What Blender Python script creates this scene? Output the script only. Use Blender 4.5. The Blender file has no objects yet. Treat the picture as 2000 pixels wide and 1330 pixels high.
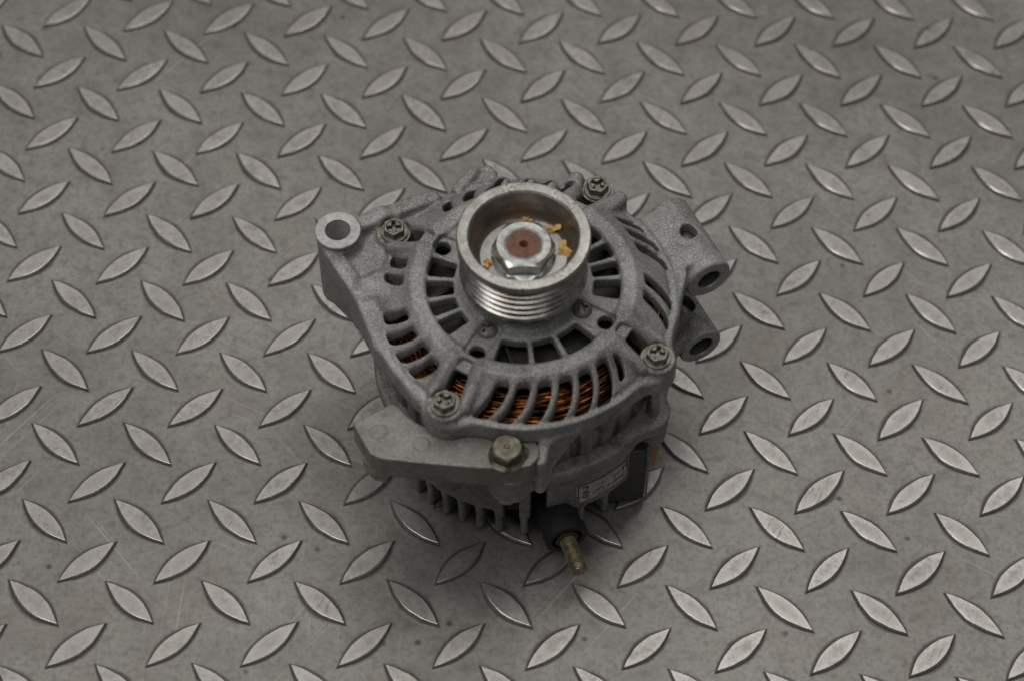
import bpy, math, random
import numpy as np
from mathutils import Matrix, Vector

random.seed(7); rng = np.random.default_rng(7)
SC = bpy.context.scene
COL = SC.collection
MM = 0.001

# ------------------------------------------------------------------ camera
CAMR = np.array([[0.9992657405807731, -0.0060891517281687554, 0.03782726441061126],
                 [0.01747450899259455, -0.8061952119203952, -0.5913915131383759],
                 [0.034097232102132426, 0.5916182912215117, -0.8054968505556759]])
CAMC = np.array([-54.704122994681086, -657.3301021288399, 896.5199417354279])
FPX = 4704.508225706068
cd = bpy.data.cameras.new("Camera")
cam = bpy.data.objects.new("Camera", cd); COL.objects.link(cam); SC.camera = cam
cd.sensor_fit = 'HORIZONTAL'; cd.sensor_width = 23.6; cd.lens = FPX / 2000 * 23.6
cd.clip_start = 0.05; cd.clip_end = 50
M = Matrix.Identity(4)
for i in range(3):
    M[i][0] = CAMR[0][i]; M[i][1] = -CAMR[1][i]; M[i][2] = -CAMR[2][i]; M[i][3] = CAMC[i] * MM
cam.matrix_world = M
cd.dof.use_dof = True; cd.dof.focus_distance = 1.045; cd.dof.aperture_fstop = 4.5

# ------------------------------------------------------------------ world and lamps (a workshop lit from its ceiling)
W = bpy.data.worlds.new("World"); SC.world = W; W.use_nodes = True
W.node_tree.nodes["Background"].inputs[0].default_value = (0.93, 0.96, 1.0, 1)
W.node_tree.nodes["Background"].inputs[1].default_value = 0.11

def area(name, loc, target, sx, sy, power, col):
    l = bpy.data.lights.new(name, 'AREA'); l.shape = 'RECTANGLE'; l.size = sx; l.size_y = sy
    l.energy = power; l.color = col
    o = bpy.data.objects.new(name, l); COL.objects.link(o); o.location = loc
    o.rotation_euler = (Vector(target) - Vector(loc)).to_track_quat('-Z', 'Y').to_euler()
    return o
area("ceiling_lamp", (-0.35, 0.22, 2.3), (-0.2, 0.05, 0), 4.4, 0.8, 38, (1.0, 0.965, 0.92))
area("ceiling_lamp_far", (-0.75, 1.75, 2.3), (-0.1, 0.05, 0), 2.2, 0.6, 8, (1.0, 0.965, 0.92))
area("ceiling_lamp_near", (-0.25, -0.95, 2.3), (-0.05, 0, 0), 2.6, 0.25, 8, (1.0, 0.97, 0.93))

SC.view_settings.view_transform = 'Standard'; SC.view_settings.look = 'None'
SC.view_settings.exposure = -0.06; SC.view_settings.gamma = 1.0
SC.view_settings.use_curve_mapping = False
SC.render.engine = 'CYCLES'; SC.cycles.use_denoising = True
SC.cycles.max_bounces = 8; SC.cycles.sample_clamp_indirect = 6.0

# ------------------------------------------------------------------ material helpers
class NT:
    def __init__(s, name):
        s.m = bpy.data.materials.new(name); s.m.use_nodes = True
        s.t = s.m.node_tree; s.b = s.t.nodes["Principled BSDF"]
        s.tc = s.t.nodes.new("ShaderNodeTexCoord")
    def lk(s, a, b): s.t.links.new(a, b)
    def mapping(s, scale=(1, 1, 1), rot=(0, 0, 0), loc=(0, 0, 0), src='Object'):
        n = s.t.nodes.new("ShaderNodeMapping"); s.lk(s.tc.outputs[src], n.inputs[0])
        n.inputs[1].default_value = loc; n.inputs[2].default_value = rot; n.inputs[3].default_value = scale
        return n.outputs[0]
    def noise(s, scale, detail=4, rough=0.55, vec=None, dist=0.0):
        n = s.t.nodes.new("ShaderNodeTexNoise"); n.inputs["Scale"].default_value = scale
        n.inputs["Detail"].default_value = detail; n.inputs["Roughness"].default_value = rough
        n.inputs["Distortion"].default_value = dist
        s.lk(vec if vec is not None else s.tc.outputs['Object'], n.inputs["Vector"]); return n.outputs[0]
    def voronoi(s, scale, vec=None, rnd=1.0):
        n = s.t.nodes.new("ShaderNodeTexVoronoi"); n.inputs["Scale"].default_value = scale
        n.inputs["Randomness"].default_value = rnd
        s.lk(vec if vec is not None else s.tc.outputs['Object'], n.inputs["Vector"]); return n
    def ramp(s, f, pts):
        n = s.t.nodes.new("ShaderNodeValToRGB"); r = n.color_ramp
        r.elements[0].position = pts[0][0]; r.elements[0].color = c4(pts[0][1])
        r.elements[1].position = pts[-1][0]; r.elements[1].color = c4(pts[-1][1])
        for p, c in pts[1:-1]:
            e = r.elements.new(p); e.color = c4(c)
        s.lk(f, n.inputs[0]); return n.outputs[0]
    def mix(s, f, a, b, mode='MIX'):
        n = s.t.nodes.new("ShaderNodeMix"); n.data_type = 'RGBA'; n.blend_type = mode
        for v, i in ((f, 0), (a, 6), (b, 7)):
            if isinstance(v, (int, float)): n.inputs[i].default_value = v if i == 0 else (v, v, v, 1)
            elif isinstance(v, tuple): n.inputs[i].default_value = c4(v)
            else: s.lk(v, n.inputs[i])
        return n.outputs[2]
    def math(s, op, a, b=0.0, clamp=False):
        n = s.t.nodes.new("ShaderNodeMath"); n.operation = op; n.use_clamp = clamp
        for v, i in ((a, 0), (b, 1)):
            if isinstance(v, (int, float)): n.inputs[i].default_value = v
            else: s.lk(v, n.inputs[i])
        return n.outputs[0]
    def attr(s, name):
        n = s.t.nodes.new("ShaderNodeAttribute"); n.attribute_name = name; return n.outputs["Fac"]
    def rand(s):
        n = s.t.nodes.new("ShaderNodeObjectInfo"); return n.outputs["Random"]
    def sep(s, src):
        n = s.t.nodes.new("ShaderNodeSeparateXYZ"); s.lk(src, n.inputs[0]); return n.outputs
    def bump(s, h, dist, strength=1.0, normal=None):
        n = s.t.nodes.new("ShaderNodeBump"); n.inputs["Strength"].default_value = strength
        n.inputs["Distance"].default_value = dist; s.lk(h, n.inputs["Height"])
        if normal is not None: s.lk(normal, n.inputs["Normal"])
        s.lk(n.outputs[0], s.b.inputs["Normal"]); return n.outputs[0]
    def set(s, **k):
        for key, v in k.items():
            inp = s.b.inputs[{'color': 'Base Color', 'rough': 'Roughness', 'metal': 'Metallic', 'spec': 'Specular IOR Level', 'coat': 'Coat Weight'}[key]]
            if isinstance(v, (int, float)): inp.default_value = v
            elif isinstance(v, tuple): inp.default_value = c4(v)
            else: s.lk(v, inp)
        return s
def c4(c): return (c, c, c, 1) if isinstance(c, (int, float)) else (c[0], c[1], c[2], 1)

# --- tread plate
def plate_material(name, lozenge):
    n = NT(name)
    pos = n.t.nodes.new("ShaderNodeNewGeometry").outputs["Position"]
    def mp(scale, rot, loc=(0, 0, 0)):
        m = n.t.nodes.new("ShaderNodeMapping"); n.lk(pos, m.inputs[0])
        m.vector_type = 'TEXTURE'; m.inputs[1].default_value = loc; m.inputs[2].default_value = (0, 0, rot); m.inputs[3].default_value = tuple(1 / v for v in scale)
        return m.outputs[0]
    big = n.noise(7, 4, 0.6, pos, 0.4)
    med = n.noise(45, 5, 0.65, pos)
    fine = n.noise(420, 4, 0.7, pos)
    gr = n.noise(1.0, 5, 0.7, mp((900, 60, 1), 0.03))
    gr2 = n.noise(1.0, 4, 0.7, mp((110, 1100, 1), 0.35))
    if lozenge:
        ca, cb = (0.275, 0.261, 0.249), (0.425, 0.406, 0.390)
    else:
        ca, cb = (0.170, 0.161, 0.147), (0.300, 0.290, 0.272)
    mm_ = n.math('ADD', n.math('MULTIPLY', big, 0.5), n.math('MULTIPLY', med, 0.5))
    col = n.mix(n.ramp(mm_, [(0.36, 0.0), (0.62, 1.0)]), ca, cb)
    col = n.mix(n.ramp(n.noise(16, 4, 0.6, pos, 0.8), [(0.52, 0.0), (0.70, 0.22)]), col, (0.21, 0.175, 0.14) if not lozenge else (0.40, 0.35, 0.31))
    col = n.mix(n.ramp(gr, [(0.40, 0.12), (0.62, 0.0)]), col, 0.12)
    col = n.mix(n.ramp(fine, [(0.34, 0.45), (0.52, 0.0)]), col, 0.09)
    col = n.mix(n.ramp(n.noise(150, 5, 0.7, pos), [(0.36, 0.40), (0.50, 0.0)]), col, (0.10, 0.094, 0.085))
    # long scratches in a few directions, sparse
    sc = None
    for rot, sx, thr, lo in ((0.9, 1500, 0.735, 3.1), (2.25, 1300, 0.75, 8.3), (-0.45, 1700, 0.75, 1.7), (1.5, 1500, 0.755, 5.0), (2.6, 900, 0.76, 9.9)):
        a = n.ramp(n.noise(1.0, 2, 0.5, mp((14, sx * 0.55, 1), rot, (lo, lo * 2, 0))), [(thr - 0.085, 0.0), (thr - 0.05, 1.0)])
        b = n.ramp(n.noise(9, 2, 0.5, mp((1, 1, 1), 0, (lo, lo, 0))), [(0.5, 0.0), (0.62, 1.0)])
        v = n.math('MULTIPLY', a, b)
        sc = v if sc is None else n.math('MAXIMUM', sc, v)
    col = n.mix(n.math('MULTIPLY', sc, 0.26), col, (0.60, 0.58, 0.54))
    # dark specks
    vo = n.voronoi(70, pos)
    sp = n.math('MULTIPLY', n.ramp(vo.outputs["Distance"], [(0.05, 1.0), (0.13, 0.0)]),
                n.ramp(n.sep(vo.outputs["Color"])[0], [(0.80, 0.0), (0.82, 1.0)]))
    col = n.mix(n.math('MULTIPLY', sp, 0.8), col, (0.05, 0.042, 0.036))
    vo2 = n.voronoi(26, pos)
    sp2 = n.math('MULTIPLY', n.ramp(n.math('ADD', vo2.outputs["Distance"], n.math('MULTIPLY', fine, 0.2)), [(0.14, 1.0), (0.24, 0.0)]),
                 n.ramp(n.sep(vo2.outputs["Color"])[1], [(0.90, 0.0), (0.91, 1.0)]))
    col = n.mix(n.math('MULTIPLY', sp2, 0.45), col, (0.14, 0.09, 0.06))
    if lozenge:
        rd = n.rand()
        col = n.mix(n.math('MULTIPLY', rd, 0.5), col, (0.30, 0.285, 0.275))
        wear = n.math('MULTIPLY', n.ramp(n.noise(1.0, 4, 0.7, mp((120, 700, 1), 1.1)), [(0.55, 0.0), (0.64, 1.0)]), n.ramp(n.noise(24, 3, 0.6, pos), [(0.52, 0.0), (0.62, 1.0)]))
        col = n.mix(n.math('MULTIPLY', wear, 0.75), col, (0.10, 0.09, 0.08))
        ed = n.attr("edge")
        col = n.mix(n.ramp(n.math('MULTIPLY', ed, -1.0), [(0.05, 0.0), (0.3, 0.42)]), col, (0.62, 0.605, 0.58))
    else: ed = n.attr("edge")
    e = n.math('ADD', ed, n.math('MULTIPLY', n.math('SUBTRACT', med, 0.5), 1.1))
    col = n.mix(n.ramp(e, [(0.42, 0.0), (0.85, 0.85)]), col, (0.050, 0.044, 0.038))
    n.set(color=col, metal=n.math('ADD', 0.62, n.math('MULTIPLY', n.math('MULTIPLY', ed, -1.0, True), 1.05)) if lozenge else 0.55)
    rr = n.math('ADD', n.math('MULTIPLY', med, 0.22), 0.33 if lozenge else 0.37)
    if lozenge: rr = n.math('SUBTRACT', rr, n.math('MULTIPLY', n.math('MULTIPLY', ed, -1.0, True), 0.62))
    n.set(rough=n.math('ADD', rr, n.math('MULTIPLY', sc, 0.1)))
    hgt = n.math('ADD', n.math('MULTIPLY', fine, 0.5), n.math('ADD', n.math('MULTIPLY', gr, 0.14), n.math('MULTIPLY', gr2, 0.12)))
    hgt = n.math('ADD', hgt, n.math('MULTIPLY', med, 1.4))
    n.bump(hgt, 0.00022, 0.55)
    return n.m
MAT = {}
MAT['plate'] = plate_material("worn_tread_plate", False)
MAT['lozenge'] = plate_material("worn_raised_lozenge", True)

# --- cast aluminium
def cast(name, lo, hi, rough=0.6, metal=0.45, speck=0.75, bump=0.00030):
    n = NT(name)
    big = n.noise(38, 4, 0.6, None, 0.3); fine = n.noise(700, 3, 0.7); spk = n.noise(1300, 3, 0.72)
    mm_ = n.math('ADD', n.math('MULTIPLY', big, 0.62), n.math('MULTIPLY', fine, 0.38))
    col = n.mix(n.ramp(mm_, [(0.37, 0.0), (0.64, 1.0)]), lo, hi)
    col = n.mix(n.ramp(n.noise(75, 5, 0.65, None, 0.5), [(0.50, 0.0), (0.68, min(0.75, speck + 0.1))]), col, tuple(v * 0.45 for v in lo))
    col = n.mix(n.ramp(n.noise(26, 5, 0.7, None, 0.4), [(0.52, 0.0), (0.68, 0.5)]), col, tuple(min(v * 1.35, 0.7) for v in hi))
    col = n.mix(n.ramp(spk, [(0.54, 0.0), (0.66, speck)]), col, tuple(min(v * 1.75, 0.7) for v in hi))
    col = n.mix(n.ramp(spk, [(0.36, speck), (0.47, 0.0)]), col, tuple(v * 0.4 for v in lo))
    n.set(color=col, metal=metal, rough=n.math('ADD', n.math('MULTIPLY', fine, 0.25), rough - 0.12))
    n.bump(n.math('ADD', n.math('MULTIPLY', fine, 0.6), n.math('MULTIPLY', spk, 0.55)), bump, 0.8)
    return n.m
MAT['cast'] = cast("cast_aluminium", (0.185, 0.184, 0.178), (0.335, 0.333, 0.323), 0.58, 0.35, 0.6, 0.00038)
MAT['cast_rear'] = cast("cast_aluminium_grimy", (0.16, 0.156, 0.146), (0.31, 0.302, 0.284), 0.62, 0.35, 0.55, 0.0004)
MAT['arm'] = cast("cast_arm_aluminium", (0.155, 0.147, 0.134), (0.255, 0.243, 0.226), 0.55, 0.45, 0.36, 0.00028)

def simple(name, col, rough, metal, var=0.25, scale=300, bump=0.0, dark=None):
    n = NT(name); f = n.noise(scale, 4, 0.6)
    d = dark or tuple(v * (1 - var * 1.6) for v in col)
    n.set(color=n.mix(n.ramp(f, [(0.35, 0.0), (0.62, 1.0)]), d, col), metal=metal,
          rough=n.math('ADD', n.math('MULTIPLY', f, 0.2), rough - 0.1))
    if bump: n.bump(f, bump, 0.8)
    return n.m
MAT['machined'] = simple("machined_aluminium", (0.47, 0.47, 0.465), 0.50, 0.5, 0.22, 300, 0.0001)
MAT['bore'] = simple('dull_machined_bore', (0.55, 0.55, 0.54), 0.6, 0.2, 0.15, 300)
MAT['bossface'] = simple('turned_aluminium_face', (0.40, 0.395, 0.383), 0.48, 0.45, 0.2, 350, 0.00008)
MAT['zinc'] = simple("zinc_plated_steel", (0.50, 0.51, 0.495), 0.24, 0.9, 0.2, 260)
MAT['washer'] = simple("dull_zinc_washer", (0.44, 0.435, 0.425), 0.46, 0.6, 0.15, 350, 0.00006)
MAT['yellow_zinc'] = simple("yellow_zinc_bolt", (0.165, 0.155, 0.115), 0.40, 0.75, 0.3, 330, 0.00014, (0.07, 0.062, 0.042))
MAT['stud'] = simple('yellow_zinc_stud', (0.34, 0.31, 0.20), 0.36, 0.8, 0.3, 330, 0.0001, (0.16, 0.14, 0.085))
MAT['bolt_steel'] = simple("weathered_bolt_steel", (0.25, 0.245, 0.22), 0.45, 0.7, 0.3, 420, 0.00018, (0.085, 0.075, 0.058))
MAT['dark_screw'] = simple("dull_dark_screw", (0.20, 0.195, 0.185), 0.5, 0.6, 0.3, 500, 0.0001)
MAT['shank'] = simple("bright_bolt_shank", (0.42, 0.40, 0.37), 0.28, 0.95, 0.3, 200)
MAT['stator'] = simple("stator_laminations", (0.30, 0.285, 0.262), 0.5, 0.5, 0.4, 120, 0.0001, (0.14, 0.125, 0.108))
MAT['rotor'] = simple("dark_rotor_steel", (0.032, 0.030, 0.028), 0.55, 0.4, 0.4, 150)
MAT['plastic'] = simple("black_plastic", (0.012, 0.012, 0.013), 0.6, 0.0, 0.3, 200, 0.0001)
MAT['connector'] = simple("dark_connector_plastic", (0.035, 0.034, 0.033), 0.42, 0.0, 0.25, 160, 0.0001)
MAT['brass'] = simple("amber_terminal", (0.48, 0.21, 0.055), 0.42, 0.35, 0.35, 220, 0.0, (0.30, 0.16, 0.06))
MAT['leaf'] = simple("dried_leaf", (0.70, 0.47, 0.16), 0.75, 0.0, 0.3, 500, 0.0002, (0.42, 0.22, 0.06))
MAT['rust'] = simple("rusty_shaft_end", (0.19, 0.085, 0.05), 0.6, 0.2, 0.3, 380, 0.00015, (0.10, 0.042, 0.026))
MAT['terminal_rust'] = simple('browned_terminal_nut', (0.10, 0.06, 0.04), 0.55, 0.5, 0.4, 400, 0.0001)
MAT['ink'] = simple("label_ink", (0.03, 0.03, 0.03), 0.5, 0.0, 0.2, 300)
MAT['label'] = simple("worn_foil_label", (0.52, 0.515, 0.49), 0.42, 0.4, 0.3, 420, 0.0001, (0.24, 0.235, 0.215))

def copper():
    n = NT("enamelled_copper"); f = n.noise(260, 3, 0.6); g = n.noise(60, 3, 0.6)
    col = n.mix(n.ramp(f, [(0.40, 0.0), (0.65, 1.0)]), (0.11, 0.032, 0.010), (0.74, 0.25, 0.055))
    col = n.mix(n.ramp(g, [(0.45, 0.8), (0.60, 0.0)]), col, (0.02, 0.012, 0.008))
    n.set(color=col, metal=0.85, rough=0.27); return n.m
MAT['copper'] = copper()

def pulley_material():
    n = NT("worn_pulley_steel")
    x, y, z = n.sep(n.tc.outputs['Object'])
    r = n.math('SQRT', n.math('ADD', n.math('MULTIPLY', x, x), n.math('MULTIPLY', y, y)))
    med = n.noise(170, 4, 0.65); fine = n.noise(800, 3, 0.7)
    rings = n.noise(1.0, 3, 0.6, n.mapping((25, 25, 1600)))
    col = n.mix(n.ramp(med, [(0.38, 0.0), (0.6, 1.0)]), (0.25, 0.24, 0.22), (0.43, 0.42, 0.40))
    pit = n.math('MULTIPLY', n.ramp(fine, [(0.50, 0.0), (0.57, 1.0)]), n.ramp(n.noise(85, 3, 0.6), [(0.47, 0.0), (0.60, 0.9)]))
    top = n.ramp(z, [(0.1345, 0.0), (0.136, 1.0)])
    col = n.mix(n.math('MULTIPLY', n.math('MULTIPLY', pit, top), 0.95), col, (0.10, 0.092, 0.065))
    col = n.mix(n.ramp(z, [(0.1335, 1.0), (0.1355, 0.0)]), col, n.mix(n.ramp(med, [(0.4, 0.0), (0.6, 1.0)]), (0.24, 0.228, 0.21), (0.40, 0.385, 0.36)))  # darker tone below the rim, painted in for dark reflections in the grooves
    # rust and brown film inside the cup
    ins = n.math('MULTIPLY', n.ramp(n.math('MULTIPLY', r, 10), [(0.2195, 1.0), (0.2215, 0.0)]), n.ramp(z, [(0.1235, 0.0), (0.1245, 1.0)]))
    rcol = n.mix(n.ramp(n.noise(95, 4, 0.65), [(0.40, 0.0), (0.62, 1.0)]), (0.12, 0.10, 0.082), (0.17, 0.095, 0.052))
    col = n.mix(n.math('MULTIPLY', ins, 0.93), col, rcol)
    n.set(color=col, metal=n.math('SUBTRACT', 0.9, n.math('MULTIPLY', ins, 0.45)),
          rough=n.math('ADD', n.math('MULTIPLY', med, 0.2), n.math('ADD', 0.16, n.math('MULTIPLY', top, 0.14))))
    n.bump(n.math('ADD', n.math('MULTIPLY', rings, 0.0), n.math('MULTIPLY', fine, n.math('MULTIPLY', top, 0.9))), 0.00014, 0.6)
    return n.m
MAT['pulley'] = pulley_material()

# ------------------------------------------------------------------ mesh helpers (millimetres in, metres out)
def mk(name, V, Fc, mat, parent=None, smooth=None, vn=None):
    me = bpy.data.meshes.new(name)
    V = np.asarray(V, float) * MM
    if isinstance(Fc, np.ndarray) and Fc.ndim == 2:
        nf, k = Fc.shape
        me.vertices.add(len(V)); me.vertices.foreach_set("co", V.ravel())
        me.loops.add(nf * k); me.loops.foreach_set("vertex_index", Fc.ravel().astype(np.int32))
        me.polygons.add(nf); me.polygons.foreach_set("loop_start", np.arange(0, nf * k, k, dtype=np.int32))
        me.update(calc_edges=True)
    else:
        me.from_pydata([tuple(v) for v in V], [], [tuple(int(i) for i in f) for f in Fc])
    me.validate()
    if smooth is not None:
        me.polygons.foreach_set("use_smooth", [True] * len(me.polygons))
        if smooth < 179: me.set_sharp_from_angle(angle=math.radians(smooth))
    me.materials.append(MAT[mat] if isinstance(mat, str) else mat)
    o = bpy.data.objects.new(name, me); COL.objects.link(o)
    if parent: o.parent = parent
    return o

def lathe(prof, n=128, closed=False):
    prof = np.array(prof, float); k = len(prof); t = np.linspace(0, 2 * np.pi, n, endpoint=False)
    V = np.stack([np.outer(np.cos(t), prof[:, 0]), np.outer(np.sin(t), prof[:, 0]), np.tile(prof[:, 1], (n, 1))], -1).reshape(-1, 3)
    F = []
    for i in range(n):
        for j in range(k if closed else k - 1):
            a = i * k + j; b = i * k + (j + 1) % k; i2 = (i + 1) % n
            F.append((a, i2 * k + j, i2 * k + (j + 1) % k, b))
    return V, np.array(F)

def tube(path, rad, n=6, closed=False):
    P = np.array(path, float); m = len(P)
    T = np.roll(P, -1, 0) - np.roll(P, 1, 0)
    if not closed: T[0] = P[1] - P[0]; T[-1] = P[-1] - P[-2]
    T /= np.linalg.norm(T, axis=1)[:, None] + 1e-9
    up = np.array([0, 0, 1.0]); A = np.cross(T, up); A /= np.linalg.norm(A, axis=1)[:, None] + 1e-9; B = np.cross(A, T)
    ph = np.arange(n) * 2 * np.pi / n
    V = (P[:, None] + rad * (np.cos(ph)[None, :, None] * A[:, None] + np.sin(ph)[None, :, None] * B[:, None])).reshape(-1, 3)
    F = []
    for i in range(m if closed else m - 1):
        i2 = (i + 1) % m
        for j in range(n):
            j2 = (j + 1) % n; F.append((i * n + j, i * n + j2, i2 * n + j2, i2 * n + j))
    return V, F

def join(parts):
    V = []; F = []; off = 0
    for v, f in parts:
        V.append(np.asarray(v, float)); F += [tuple(int(i) + off for i in q) for q in f]; off += len(v)
    return np.concatenate(V), F

def prism(poly, z0, z1):
    n = len(poly); V = [(x, y, z0) for x, y in poly] + [(x, y, z1) for x, y in poly]
    F = [tuple(range(n))[::-1], tuple(range(n, 2 * n))] + [(i, (i + 1) % n, n + (i + 1) % n, n + i) for i in range(n)]
    return np.array(V, float), F

def place(o, xyz, direction=None):
    """put a part at a local point (mm) with its z axis along a direction"""
    o.location = Vector(xyz) * MM
    if direction is not None: o.rotation_euler = Vector(direction).to_track_quat('Z', 'Y').to_euler()
    return o

# ------------------------------------------------------------------ a small signed-distance modeller for cast shapes
class Field:
    def __init__(s, lo, hi, h):
        s.h = h; s.lo = np.array(lo, float); s.n = np.ceil((np.array(hi) - s.lo) / h).astype(int) + 1
        s.D = np.full(s.n, 8.0, np.float32)
    def block(s, b, m):
        i0 = np.maximum(np.floor((np.array(b[0]) - m - s.lo) / s.h).astype(int), 0)
        i1 = np.minimum(np.ceil((np.array(b[1]) + m - s.lo) / s.h).astype(int) + 1, s.n)
        ax = [(s.lo[k] + s.h * np.arange(i0[k], i1[k])).astype(np.float32) for k in range(3)]
        sl = tuple(slice(i0[k], i1[k]) for k in range(3))
        return sl, ax[0][:, None, None], ax[1][None, :, None], ax[2][None, None, :]
    def add(s, fn, b, k=1.2):
        sl, X, Y, Z = s.block(b, k + 3 * s.h); d = fn(X, Y, Z); a = s.D[sl]
        hh = np.maximum(k - np.abs(a - d), 0) / k
        s.D[sl] = np.minimum(a, d) - hh * hh * k * 0.25
    def cut(s, fn, b, k=0.8):
        sl, X, Y, Z = s.block(b, k + 3 * s.h); d = -fn(X, Y, Z); a = s.D[sl]
        hh = np.maximum(k - np.abs(a - d), 0) / k
        s.D[sl] = np.maximum(a, d) + hh * hh * k * 0.25
    def mesh(s):
        D = s.D; nx, ny, nz = D.shape; S = D < 0
        c = np.zeros((nx - 1, ny - 1, nz - 1), np.int8)
        for dx in (0, 1):
            for dy in (0, 1):
                for dz in (0, 1): c += S[dx:nx - 1 + dx, dy:ny - 1 + dy, dz:nz - 1 + dz]
        act = np.argwhere((c > 0) & (c < 8)); idx = np.full(c.shape, -1, np.int32)
        idx[act[:, 0], act[:, 1], act[:, 2]] = np.arange(len(act))
        val = {}
        for dx in (0, 1):
            for dy in (0, 1):
                for dz in (0, 1): val[dx, dy, dz] = D[act[:, 0] + dx, act[:, 1] + dy, act[:, 2] + dz]
        acc = np.zeros((len(act), 3)); cnt = np.zeros(len(act))
        cor = list(val)
        for a in cor:
            for ax in range(3):
                if a[ax]: continue
                b = tuple(a[k] + (k == ax) for k in range(3))
                va, vb = val[a], val[b]; x = (va < 0) != (vb < 0)
                t = np.where(x, va / np.where(x, va - vb, 1), 0)
                p = np.repeat(np.array(a, float)[None], len(act), 0); p[:, ax] += t
                acc += p * x[:, None]; cnt += x
        V = (act + acc / cnt[:, None]) * s.h + s.lo
        Q = []
        for ax in range(3):
            u, v = (ax + 1) % 3, (ax + 2) % 3
            s0 = [slice(None)] * 3; s1 = [slice(None)] * 3
            s0[ax] = slice(0, -1); s1[ax] = slice(1, None)
            e = S[tuple(s0)] != S[tuple(s1)]; P = np.argwhere(e)
            P = P[(P[:, u] > 0) & (P[:, v] > 0) & (P[:, u] < D.shape[u] - 1) & (P[:, v] < D.shape[v] - 1)]
            ins = S[P[:, 0], P[:, 1], P[:, 2]]
            def cell(du, dv):
                q = P.copy(); q[:, u] -= du; q[:, v] -= dv; return idx[q[:, 0], q[:, 1], q[:, 2]]
            q = np.stack([cell(1, 1), cell(0, 1), cell(0, 0), cell(1, 0)], 1)
            q[~ins] = q[~ins][:, ::-1]; Q.append(q)
        return V, np.concatenate(Q)

def b2(x0, x1, y0, y1, z0, z1): return ((x0, y0, z0), (x1, y1, z1))
def s_cyl(cx, cy, r, z0, z1):
    def f(X, Y, Z):
        a = np.hypot(X - cx, Y - cy) - r; b = np.abs(Z - (z0 + z1) / 2) - (z1 - z0) / 2
        return np.minimum(np.maximum(a, b), 0) + np.hypot(np.maximum(a, 0), np.maximum(b, 0))
    return f, b2(cx - r, cx + r, cy - r, cy + r, z0, z1)
def s_cone(cx, cy, r0, r1, z0, z1):
    f0, b = s_cyl(cx, cy, max(r0, r1), z0, z1)
    def f(X, Y, Z):
        rr = r0 + (r1 - r0) * np.clip((Z - z0) / (z1 - z0), 0, 1)
        return np.maximum(np.hypot(X - cx, Y - cy) - rr, np.abs(Z - (z0 + z1) / 2) - (z1 - z0) / 2)
    return f, b
def s_cap(a, b, r0, r1=None):
    a = np.array(a, np.float32); b = np.array(b, np.float32); r1 = r0 if r1 is None else r1; ba = b - a; L = float(ba @ ba)
    def f(X, Y, Z):
        t = np.clip(((X - a[0]) * ba[0] + (Y - a[1]) * ba[1] + (Z - a[2]) * ba[2]) / L, 0, 1)
        return np.sqrt((X - a[0] - t * ba[0]) ** 2 + (Y - a[1] - t * ba[1]) ** 2 + (Z - a[2] - t * ba[2]) ** 2) - (r0 + (r1 - r0) * t)
    m = max(r0, r1); lo = np.minimum(a, b) - m; hi = np.maximum(a, b) + m
    return f, (tuple(lo), tuple(hi))
def s_wall(p, q, w, zt0, zt1, zb0, zb1, rnd=1.0):
    """upright wall between two plan points; its top and foot heights run from end to end"""
    p = np.array(p, np.float32); q = np.array(q, np.float32); d = q - p; L = float(d @ d)
    def f(X, Y, Z):
        t = np.clip(((X - p[0]) * d[0] + (Y - p[1]) * d[1]) / L, 0, 1)
        e = np.hypot(X - p[0] - t * d[0], Y - p[1] - t * d[1]) - w / 2 + rnd
        zt = zt0 + (zt1 - zt0) * t; zb = zb0 + (zb1 - zb0) * t
        g = np.abs(Z - (zt + zb) / 2) - (zt - zb) / 2 + rnd
        return np.minimum(np.maximum(e, g), 0) + np.hypot(np.maximum(e, 0), np.maximum(g, 0)) - rnd
    lo = np.minimum(p, q) - w; hi = np.maximum(p, q) + w
    return f, b2(lo[0], hi[0], lo[1], hi[1], min(zb0, zb1), max(zt0, zt1))
def poly2(pts):
    pts = np.array(pts, np.float32)
    def f(X, Y):
        X, Y = np.broadcast_arrays(X, Y); d = np.full(X.shape, 1e9, np.float32); s = np.ones(X.shape, np.float32)
        n = len(pts)
        for i in range(n):
            a = pts[i]; b = pts[i - 1]; e = b - a; wx = X - a[0]; wy = Y - a[1]
            t = np.clip((wx * e[0] + wy * e[1]) / (e @ e), 0, 1)
            d = np.minimum(d, (wx - e[0] * t) ** 2 + (wy - e[1] * t) ** 2)
            c1 = Y >= a[1]; c2 = Y < b[1]; c3 = e[0] * wy > e[1] * wx
            s = np.where((c1 & c2 & c3) | (~c1 & ~c2 & ~c3), -s, s)
        return s * np.sqrt(d)
    return f
def s_ext(pts, z0, z1, rnd=0.8):
    g = poly2(pts); A = np.array(pts)
    def f(X, Y, Z):
        e = g(X[:, :, 0], Y[:, :, 0])[:, :, None] + rnd; h = np.abs(Z - (z0 + z1) / 2) - (z1 - z0) / 2 + rnd
        return np.minimum(np.maximum(e, h), 0) + np.hypot(np.maximum(e, 0), np.maximum(h, 0)) - rnd
    return f, b2(A[:, 0].min(), A[:, 0].max(), A[:, 1].min(), A[:, 1].max(), z0, z1)
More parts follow.
